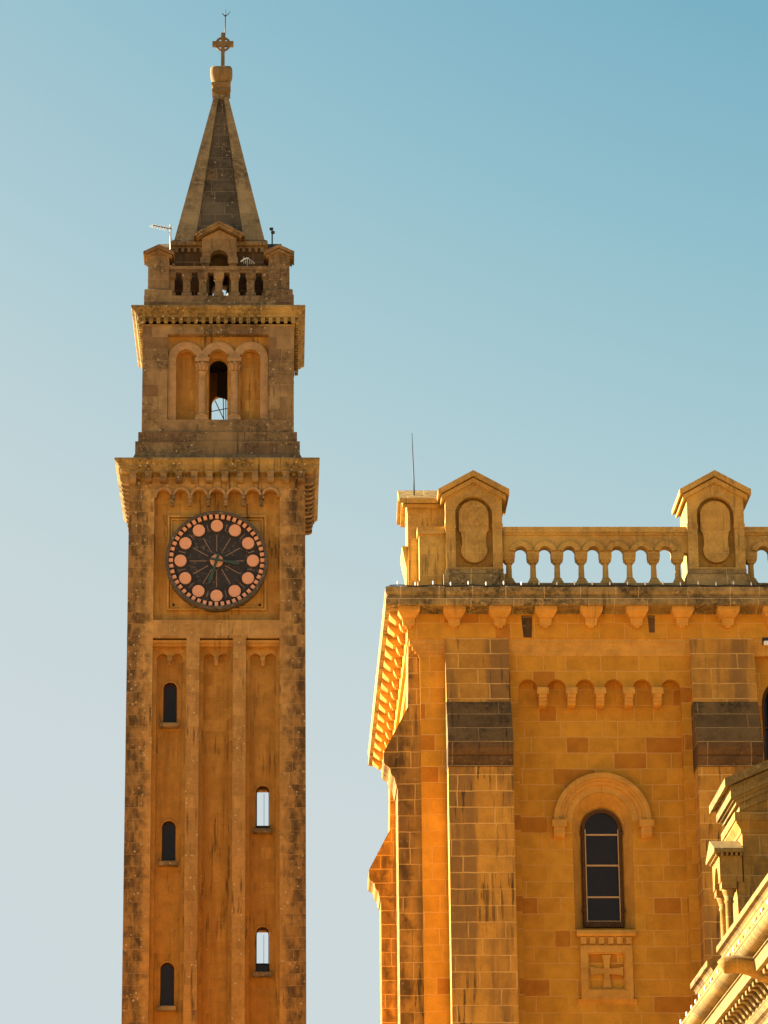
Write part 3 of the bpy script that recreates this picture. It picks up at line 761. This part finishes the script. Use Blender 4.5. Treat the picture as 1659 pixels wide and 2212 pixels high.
for k, c in enumerate(bz):
    if k != 1: window_bay(k, c)
    # arcade plate (Lombard band)
    hwid = 2.21; cs_ = [c + (-2.5 + i) * .775 + .0 for i in range(6)]
    top = corbel_top(c - hwid, c + hwid, 24.36, cs_, .26)
    op = uniq([(c - hwid, .5), (c + hwid, .5)] + top)
    if k != 1:
        bm = NB(); plate(bm, rect(c - 2.6, c + 2.6, 0, zent), [op], 88.10, 88.43); obj('arcade_band', bm, 'wall', church)
        bm = NB(); plate(bm, [(88.25, .31), (88.02, .31), (88.02, .2), (88.08, .2), (88.08, .17), (88.08, .12), (88.13, .12), (88.12, .06), (88.16, .02), (88.24, 0), (88.57, 0), (88.57, .31)], [], -.11, .11, yz(0))
        box(bm, -.155, .155, 87.98, 88.56, .3, .47)
        kb = None
        for i in range(5):
            x = c + (-2 + i) * .775; p = (x, -.13, 23.86)
            if kb is None: kb = obj('band_corbel', bm, 'trim', church, loc=p)
            else: dup(kb, church, Matrix.Translation(p))
    # head moulding of the recess
    bm = NB()
    plate(bm, [(88.5, 25.76), (88.0 + .02, 25.76), (88.02, 25.60), (88.05, 25.57), (88.07, 25.42), (88.07, 25.38), (88.07, 25.36), (88.085, 25.29), (88.09, 25.27), (88.5, 25.25)], [], -2.5, 2.5, yz(c))
    obj('recess_moulding', bm, 'trim', church)
# middle bay of the view's right edge: tall dark arched opening
c = bz[1]
pair = [c - 1.34, c + 1.34]
bm = NB(); plate(bm, rect(c - 2.55, c + 2.55, 0, zent + .05), [archhole(x, .9, 14.0, 23.95, 20) for x in pair], 88.3, 88.62); obj('bay_wall', bm, 'wall', church)
for x in pair:
    bm = NB(); plate(bm, archhole(x, .92, 13.98, 23.95, 20), [archhole(x, .8, 14.1, 23.95, 20)], 88.55, 88.68); bigw = obj('window', bm, 'frame', church)
    bm = NB(); plate(bm, archhole(x, .85, 14.05, 23.95, 20), [], 88.70, 88.72); obj('pane', bm, 'glass', bigw)
    bm = NB(); tube(bm, [(x - .62, 88.6, 14.1), (x - .62, 88.6, 24.4)], .07); obj('drain_pipe', bm, 'frame', bigw)
    for z in (16, 18, 20, 22, 23.4):
        bm = NB(); box(bm, x - .8, x + .8, 88.62, 88.66, z - .03, z + .03); obj('glazing_bar', bm, 'frame', bigw)
# entablature above buttresses (front + side)
bm = NB(); box(bm, XL, XR, 87.985, 88.95, 25.74, 26.45); box(bm, XL, 3.7, 88.95, YB, 25.74, 26.45)
obj('frieze', bm, 'wall', church)
bm = NB()    # black run-off stains are thin crusts of dirt on the frieze
# buttresses
prof_b = [(88.5, 0), (87.2, 0), (87.2, 21.98), (88.5, 21.98)]
for k, x in enumerate(xc):
    bm = NB(); plate(bm, prof_b, [], -.865, .865, yz(x)); plate(bm, [(88.5, 23.86), (87.62, 23.86), (87.975, 25.74), (88.5, 25.74)], [], -.865, .865, yz(x))
    bu = obj('buttress', bm, 'butt', church)
    bm = NB(); plate(bm, [(88.5, 21.98), (87.17, 21.98), (87.17, 22.08), (87.13, 22.12), (87.1, 22.25), (87.12, 22.28), (87.06, 22.32), (86.99, 22.46), (86.99, 22.6), (88.5, 22.6)], [], -.875, .875, yz(x)); obj('weathering_moulding', bm, 'dark', bu)
    bm = NB(); plate(bm, [(88.5, 22.6), (86.99, 22.6), (87.0, 22.64), (87.62, 23.87), (88.5, 23.87)], [], -.873, .873, yz(x)); obj('weathering_slope', bm, 'slope', bu)
# corner: wall strip and side buttresses
bm = NB(); box(bm, 3.76, 4.6, 88.15, 89.0, 0, 25.3); obj('corner_wall', bm, 'wall', church)
bm = NB()
for (o, z0, z1) in ((.0, 25.58, 25.74), (.07, 25.45, 25.58), (.14, 25.36, 25.45), (.2, 25.32, 25.36), (.23, 25.25, 25.32)): box(bm, 3.48 + o * 1.1, 4.45, 88.02 + o * .5, 88.6, z0, z1)
obj('corner_moulding', bm, 'trim', church)
prof_s = [(3.77, 0), (3.13, 0), (3.13, 21.68), (3.77, 21.68)]
for y in (88.3, 104.2):
    bm = NB(); sweep_y(bm, prof_s, y, y + 1.8); sweep_y(bm, [(3.77, 23.9), (3.43, 23.9), (3.46, 25.74), (3.77, 25.74)], y, y + 1.8)
    bu = obj('side_buttress', bm, 'quoin', church)
    bm = NB(); sweep_y(bm, [(3.77, 21.68), (3.10, 21.68), (3.08, 21.76), (3.04, 21.95), (2.98, 22.0), (2.95, 22.05), (2.93, 22.18), (2.86, 22.25), (2.78, 22.3), (2.76, 22.36), (2.76, 22.62), (3.43, 23.9), (3.77, 23.9)], y - .01, y + 1.81); obj('side_weathering', bm, 'quoin', bu)
bm = NB(); box(bm, 3.66, 3.9, 90.1, 104.2, 0, 25.3); box(bm, 3.52, 3.9, 90.1, 104.2, 25.3, 25.74); obj('side_wall', bm, 'wall', church)
# cornice
bm = NB()
loft(bm, XL, XR, YF, YB, [(-.4, 26.40), (.03, 26.42), (.03, 26.5), (.55, 26.52), (.6, 26.54), (.6, 26.72), (.57, 26.74), (.57, 26.77), (.54, 26.78), (.54, 26.80), (.58, 26.83), (.61, 26.9), (.61, 27.02), (.56, 27.06), (-.6, 27.12)])
cor = obj('church_cornice', bm, 'corn', church)
bm = NB(); pr = [(-.31, .50), (.31, .50), (.31, .40), (.28, .32), (.20, .26), (.20, .22), (.17, .2), (.15, .08), (.09, .06), (.09, 0), (-.09, 0), (-.09, .06), (-.15, .08), (-.17, .2), (-.20, .22), (-.20, .26), (-.28, .32), (-.31, .4)]
# two stage corbel: wide upper block, narrower moulded drop below
L = [[bm.verts.new((a, y, z)) for a, y in ((-w_, -d_), (w_, -d_), (w_, .02), (-w_, .02))] for w_, d_, z in
     ((.07, .12, 0), (.075, .13, .05), (.15, .16, .065), (.165, .20, .17), (.165, .22, .24), (.20, .30, .25), (.25, .38, .32), (.29, .45, .38), (.30, .48, .42), (.30, .48, .52))]
for a, b in zip(L, L[1:]):
    for k in range(4): bm.faces.new((a[k], a[(k + 1) % 4], b[(k + 1) % 4], b[k]))
bm.faces.new(L[0][::-1]); bm.faces.new(L[-1])
kc = None
for i in range(17):
    p = (3.46 + 1.24 * i, YF, 26.01)
    mt = Matrix.Translation(p)
    if kc is None: kc = obj('cornice_corbel', bm, 'trim', cor, loc=p)
    else: dup(kc, cor, mt)
for i in range(15):
    dup(kc, cor, Matrix.Translation((XL, 88.35 + 1.24 * i, 26.01)) @ Matrix.Rotation(-PI / 2, 4, 'Z'))
# parapet
def arcade(xs, x0, x1, yc, par, T0=None):
    """pierced parapet: arcade plate, rail, colonnettes"""
    bm = NB(); zs = 28.22
    holes_top = []
    out = [(x0, zs)]
    for c in xs: out += arc(c, zs, .168, 180, 0, 10)
    out += [(x1, zs), (x1, 28.74), (x0, 28.74)]
    plate(bm, uniq(out), [], yc - .16, yc + .16, T0)
    for c in xs: ring(bm, c, zs, .168, .315, 12, 168, yc - .23, yc - .159, 14, T0)
    ar = obj('parapet_arcade', bm, 'para', par)
    bm = NB(); box(bm, x0, x1, yc - .24, yc + .24, 28.78, 28.94, T0); box(bm, x0, x1, yc - .2, yc + .2, 28.72, 28.78, T0); obj('parapet_rail', bm, 'para', par)
    bm = NB(); box(bm, x0, x1, yc - .22, yc + .22, 27.1, 27.34, T0); obj('parapet_plinth', bm, 'corn', par)
    first = [None]
    ps = [xs[0] - .3315] + [c + .3315 for c in xs]
    for x in ps:
        mt = (T0 or Matrix()) @ Matrix.Translation((x, yc, 27.34))
        if not COLN:
            b2 = NB(); loft(b2, -.16, .16, -.16, .16, [(0, 0), (0, .05), (-.02, .07), (-.05, .15), (-.07, .18)]); lathe(b2, 0, 0, [(.1, .15), (.085, .2), (.075, .55), (.08, .6), (.1, .62)], 14)
            loft(b2, -.155, .155, -.17, .17, [(-.06, .60), (-.03, .66), (0, .68), (0, .74), (.01, .76), (.01, .90)])
            o = obj('colonnette', b2, 'para', par, loc=mt.translation); finish(o, par, mt); COLN.append(o)
        else: dup(COLN[0], par, mt)
COLN = []
XA = [6.58 + .663 * i for i in range(7)]
arcade(XA, 6.1, 11.17, 88.3, church)
arcade([x + BAY for x in XA], 12.7, 17.8, 88.3, church)
def pier_full(x, par, T=None):
    T = T or Matrix.Translation((x, 88.75, 0))
    w = 1.56
    pb = NB(); loft(pb, -.78, .78, -.78, .78, [(.08, 27.0), (.08, 27.54), (.01, 27.57), (.012, 27.70), (-.012, 27.72)], T)
    bm = NB()
    # front plate with niche, body behind
    box(bm, -.78, .78, -.48, .78, 27.56, 29.72, T)
    plate(bm, [(-.78, 27.56), (.78, 27.56), (.78, 29.74), (0, 30.18), (-.78, 29.74)], [archhole(0, .51, 27.75, 29.28, 16)], -.78, -.48, T)
    po = obj('parapet_pier', bm, 'para', par); obj('pier_base', pb, 'corn', po)
    bm = NB()
    for s in (-1, 1): box(bm, s * .645 - .15, s * .645 + .15, -.80, -.70, 28.87, 29.0, T)
    obj('impost_band', bm, 'para', po)
    bm = NB(); K = [( -.20, 27.98)]
    key = arc(0, 28.28, .36, 180, 360, 16) + [(.33, 28.45), (.33, 28.62), (.36, 28.78), (.41, 28.84)] + [(.41, 29.28)] + arc(0, 29.28, .41, 0, 180, 16)[1:-1] + [(-.41, 29.28), (-.41, 28.84), (-.36, 28.78), (-.33, 28.62), (-.33, 28.45)]
    plate(bm, key, [], -.68, -.47, T); obj('niche_relief', bm, 'para', po)
    bm = NB(); gable_cap(bm, 1.56, 1.56, 29.66, .2, .55, .28, T, .305); obj('pier_cap', bm, 'para', po)
for x in (5.29, 11.94, 18.6): pier_full(x, church)
# corner pier turned to the side, with low block in front
T = Matrix.Translation((4.28, 89.55, 0)) @ Matrix.Rotation(-PI / 2, 4, 'Z')
bm = NB(); box(bm, 3.5, 4.6, 88.75, 90.35, 27.0, 29.72); T2 = Matrix.Translation((3.98, 89.55, 0)) @ Matrix.Rotation(-PI / 2, 4, 'Z')
cp = obj('corner_pier', bm, 'para', church)
bm = NB(); gable_cap(bm, 1.6, 1.0, 29.66, .22, .55, .26, T2); obj('pier_cap', bm, 'para', cp)
bm = NB(); loft(bm, 3.46, 3.5, 88.9, 90.2, [(.0, 27.0), (.0, 28.0), (.05, 28.2), (.12, 28.6)]); obj('side_volute', bm, 'para', cp)
bm = NB(); box(bm, 3.79, 4.5, 88.2, 88.8, 27.0, 28.76); box(bm, 3.74, 4.5, 88.12, 88.8, 28.76, 28.97); box(bm, 3.74, 4.4, 88.14, 88.8, 27.05, 27.42); obj('corner_block', bm, 'para', church)
# side parapet
TS = Matrix.Translation((3.73 - 88.3 * 0, 0, 0))
bm = NB(); box(bm, 3.5, 3.95, 90.35, 105.5, 27.0, 27.9); obj('side_parapet', bm, 'para', church)
# dark run-off crusts
for x, z0, z1, wd in ((6.69, 25.76, 26.38, .13), (10.08, 25.9, 26.38, .09)):
    bm = NB(); plate(bm, [(x - wd * .8, z0), (x + wd * .9, z0), (x + wd, z0 + .25), (x + wd * 1.1, z1), (x - wd * 1.2, z1), (x - wd, z0 + .3)], [], 87.979, 87.99); obj('black_stain', bm, 'dark', church)

# roof aerial, string of lamps, floodlight
ra_ = thing('roof_rod', 'thin dark lightning rod above the left corner pier of the church parapet', 'lightning rod', (3.66, 88.9, 29.9))
bm = NB(); tube(bm, [(3.70, 88.9, 29.8), (3.69, 88.9, 30.6), (3.655, 88.9, 31.95)], [.024, .02, .008], 6); obj('rod', bm, 'iron', ra_)
def lamp_string(name, label, pts_fn, n, parlabel, r, cabr=.016):
    th = thing(name, label, 'string lights', pts_fn(0), None)
    bm = NB(); tube(bm, [pts_fn(i / 120 * n) for i in range(121)], cabr, 6); obj('cable', bm, 'iron', th)
    bm = NB(); lathe(bm, 0, 0, [(r * .5, -.01), (r * .6, .02), (r, .05), (r * .9, .09), (r * .3, .12)], 10)
    first = None
    for i in range(n):
        p = pts_fn(i + .5)
        if first is None: first = obj('bulb', bm, 'bulb', th, loc=p)
        else: dup(first, th, Matrix.Translation(p))
lamp_string('string_lights', 'cable with small pale bulbs lying along the church cornice edge below the parapet', lambda s: (2.92 + .48 * s, 87.42, 27.07 + .015 * math.sin(s * 3)), 30, '', .022)
fl = thing('floodlight', 'small white floodlight under the recess moulding at the right edge', 'floodlight', (13.22, 87.95, 25.55))
bm = NB(); loft(bm, 13.1, 13.32, 87.84, 87.96, [(-.02, 25.52), (0, 25.54), (0, 25.62), (-.02, 25.64)]); obj('lamp_head', bm, 'white', fl)
bm = NB(); box(bm, 13.08, 13.36, 87.97, 88.1, 25.56, 25.76); obj('bracket', bm, 'iron', fl)

# ================================================================== sunlit wing, lower right
wing = thing('church_wing', 'sunlit pale stone wing with heavy moulded cornice in the lower right corner', 'church wing', (14, 66, 0))
WY0, WY1 = 56.0, 76.5
def sw(name, prof, mat='wingc', y0=WY0, y1=WY1, par=wing):
    bm = NB(); ny = 1; plate(bm, prof, [], y0, y1); return obj(name, bm, mat, par)
bm = NB(); box(bm, 9.4, 22, WY0 + .6, WY1 - .5, 0, 12.2); obj('wing_wall', bm, 'wing', wing)
Z = 1.6
cove = [(9.5, Z + 11.22), (8.6, Z + 11.20), (8.6, Z + 11.13)]
cove += [(8.61 + .20 * (1 - math.cos(a)), Z + 11.13 - .17 * math.sin(a)) for a in [i * PI / 16 for i in range(9)]]
cove += [(8.88, Z + 10.955), (8.88, Z + 10.93), (8.83, Z + 10.92), (8.83, Z + 10.90), (8.88, Z + 10.89), (8.88, Z + 10.87), (8.845, Z + 10.86), (8.845, Z + 10.62), (9.5, Z + 10.62)]
wc = sw('wing_cornice', cove)
sw('bed_moulding', [(9.6, Z + 10.62), (9.3, Z + 10.62), (9.3, Z + 10.36), (9.22, Z + 10.38), (9.22, Z + 10.33), (9.24, Z + 10.31), (9.2, Z + 10.25), (9.24, Z + 10.17), (9.3, Z + 10.14), (9.34, Z + 10.1), (9.34, Z + 10.0), (9.6, Z + 10.0)], par=wc)
bm = NB(); pr = [(9.31, .26), (8.92, .26), (8.92, .17), (8.94, .15), (9.0, .17), (9.06, .15), (9.11, .09), (9.15, .02), (9.21, -.01), (9.31, -.02)]
plate(bm, pr, [], -.1, .1)
kb = None
for i in range(38):
    p = (0, 57.2 + .5 * i, Z + 10.36)
    if kb is None: kb = obj('modillion', bm, 'wingc', wc, loc=p)
    else: dup(kb, wc, Matrix.Translation(p))
# water spout
bm = NB()
path = [(9.3, 62.4, Z + 10.62), (9.0, 62.4, Z + 10.68), (8.75, 62.4, Z + 10.76), (8.5, 62.4, Z + 10.80), (8.3, 62.4, Z + 10.78), (8.22, 62.4, Z + 10.74)]
tube(bm, path, [.24, .2, .17, .165, .17, .12], 20); obj('water_spout', bm, 'wing', wing)
# blocking course and pierced parapet with coping
px0 = 9.2
sw('blocking_course', [(9.0, Z + 11.22), (9.9, Z + 11.22), (9.9, Z + 11.7), (9.0, Z + 11.7)], 'wing', WY0 + 1, 74.0)
bm = NB(); T = Matrix(((0, 1, 0, 9.3), (1, 0, 0, 0), (0, 0, 1, 0), (0, 0, 0, 1)))
hs = [archhole(62.6 + .5 * i, .13, Z + 11.74, Z + 11.98, 8) for i in range(22) if not 69.3 < 62.6 + .5 * i < 71.6]
plate(bm, rect(61.5, 74.2, Z + 11.7, Z + 12.2), hs, -.05, .25, T)
obj('parapet_arcade', bm, 'wing', wing)
for ya, yb_ in ((61.5, 69.8), (71.4, 72.9), (72.92, 74.5)):
    sw('parapet_coping', [(9.62, Z + 12.2), (9.24, Z + 12.2), (9.22, Z + 12.26), (9.18, Z + 12.3), (9.12, Z + 12.32), (9.12, Z + 12.44), (9.3, Z + 12.5), (9.62, Z + 12.5)], 'wingc' if ya < 72.5 else 'slope', ya, yb_)
# gabled turret on the wing, front at Y=70
tur = NB(); gx0, gx1, gy = 9.79, 13.4, 70.0
box(tur, gx0, gx1, gy, gy + 2.0, Z + 10.9, Z + 15.5)
tu = obj('gabled_turret', tur, 'wing', wing)
gc = (gx0 + gx1) / 2
def gz(x): return Z + 15.42 + (gc - abs(x - gc) - gx0) * .43
bm = NB()
plate(bm, [(gx0, Z + 15.3), (gx1, Z + 15.3), (gx1, gz(gx1)), (gc, gz(gc)), (gx0, gz(gx0))], [], gy + .001, gy + 1.99)
obj('gable_wall', bm, 'wing', tu)
bm = NB()
for o, a, b in ((.04, -.02, .14), (.12, .14, .24), (.18, .24, .30), (.24, .30, .56), (.37, .58, .76)):
    hw = (gx1 - gx0) / 2 + o; zb_ = gz(gc) - .43 * hw
    plate(bm, [(gc - hw, zb_ + a), (gc, gz(gc) + a), (gc + hw, zb_ + a), (gc + hw, zb_ + b), (gc, gz(gc) + b), (gc - hw, zb_ + b)], [], gy - o, gy + 2.0 + o)
obj('raking_cornice', bm, 'wingc', tu)
bm = NB()
loft(bm, gx0, gx1, gy, gy + 2.0, [(0, Z + 14.9), (.03, Z + 14.92), (.03, Z + 14.99), (.13, Z + 15.12), (.13, Z + 15.16), (.16, Z + 15.17), (.16, Z + 15.34), (.0, Z + 15.36)])
obj('turret_band', bm, 'wing', tu)
# small columned aedicule on the side of the turret
ad0 = thing('aedicule', 'small gabled stone aedicule on two slender columns beside the turret', 'aedicule', (9.5, 70.5, Z + 11.7))
bm = NB(); T = yz(0)
plate(bm, rect(69.95, 71.15, Z + 13.78, Z + 14.45), [], 9.27, 9.78, T) if False else None
TA = Matrix(((0, 1, 0, 0), (1, 0, 0, 0), (0, 0, 1, 0), (0, 0, 0, 1)))
plate(bm, [(69.95, Z + 13.86), (70.22, Z + 13.86)] + arc(70.55, Z + 13.86, .33, 180, 0, 10, .42) + [(70.88, Z + 13.86), (71.15, Z + 13.86), (71.15, Z + 14.42), (69.95, Z + 14.42)], [], 9.28, 9.76, TA)
obj('arch_block', bm, 'wing', ad0)
bm = NB()
plate(bm, [(69.82, Z + 14.48), (71.28, Z + 14.48), (71.28, Z + 14.56), (70.55, Z + 14.86), (69.82, Z + 14.56)], [], 9.16, 9.78, TA)
obj('roof', bm, 'wingc', ad0)
bm = NB(); box(bm, -.025, .025, -.04, .04, 0, .07); de = None
for p in [(9.34 + .1 * i, 69.91, Z + 14.41) for i in range(5)] + [(9.24, 70.0 + .2 * i, Z + 14.41) for i in range(6)]:
    if de is None: de = obj('dentil_block', bm, 'wingc', ad0, loc=p)
    else: dup(de, ad0, Matrix.Translation(p))
bm = NB(); q = lambda z: z - (Z + 11.7)
lathe(bm, 0, 0, [(.13, 0), (.13, .35), (.15, .4), (.12, .5), (.09, .56), (.1, .6), (.085, .64), (.08, 1.72), (.1, 1.74), (.1, 1.78), (.085, 1.8), (.13, 1.95), (.155, 2.02)], 16); box(bm, -.165, .165, -.165, .165, 2.02, 2.17)
c1 = obj('column', bm, 'wing', ad0, loc=(9.47, 70.10, Z + 11.7)); dup(c1, ad0, Matrix.Translation((9.47, 71.0, Z + 11.7)))
bm = NB(); box(bm, 9.66, 9.8, 69.97, 70.3, Z + 11.7, Z + 13.86); obj('pilaster', bm, 'wing', ad0)
lamp_string('string_lights', 'row of small pale bulbs along the lip of the sunlit lower right cornice', lambda s: (8.64, 58.5 + .9 * s + .22 * math.sin(s * 7.3), Z + 11.215 + .008 * math.sin(s * 5)), 19, '', .026)
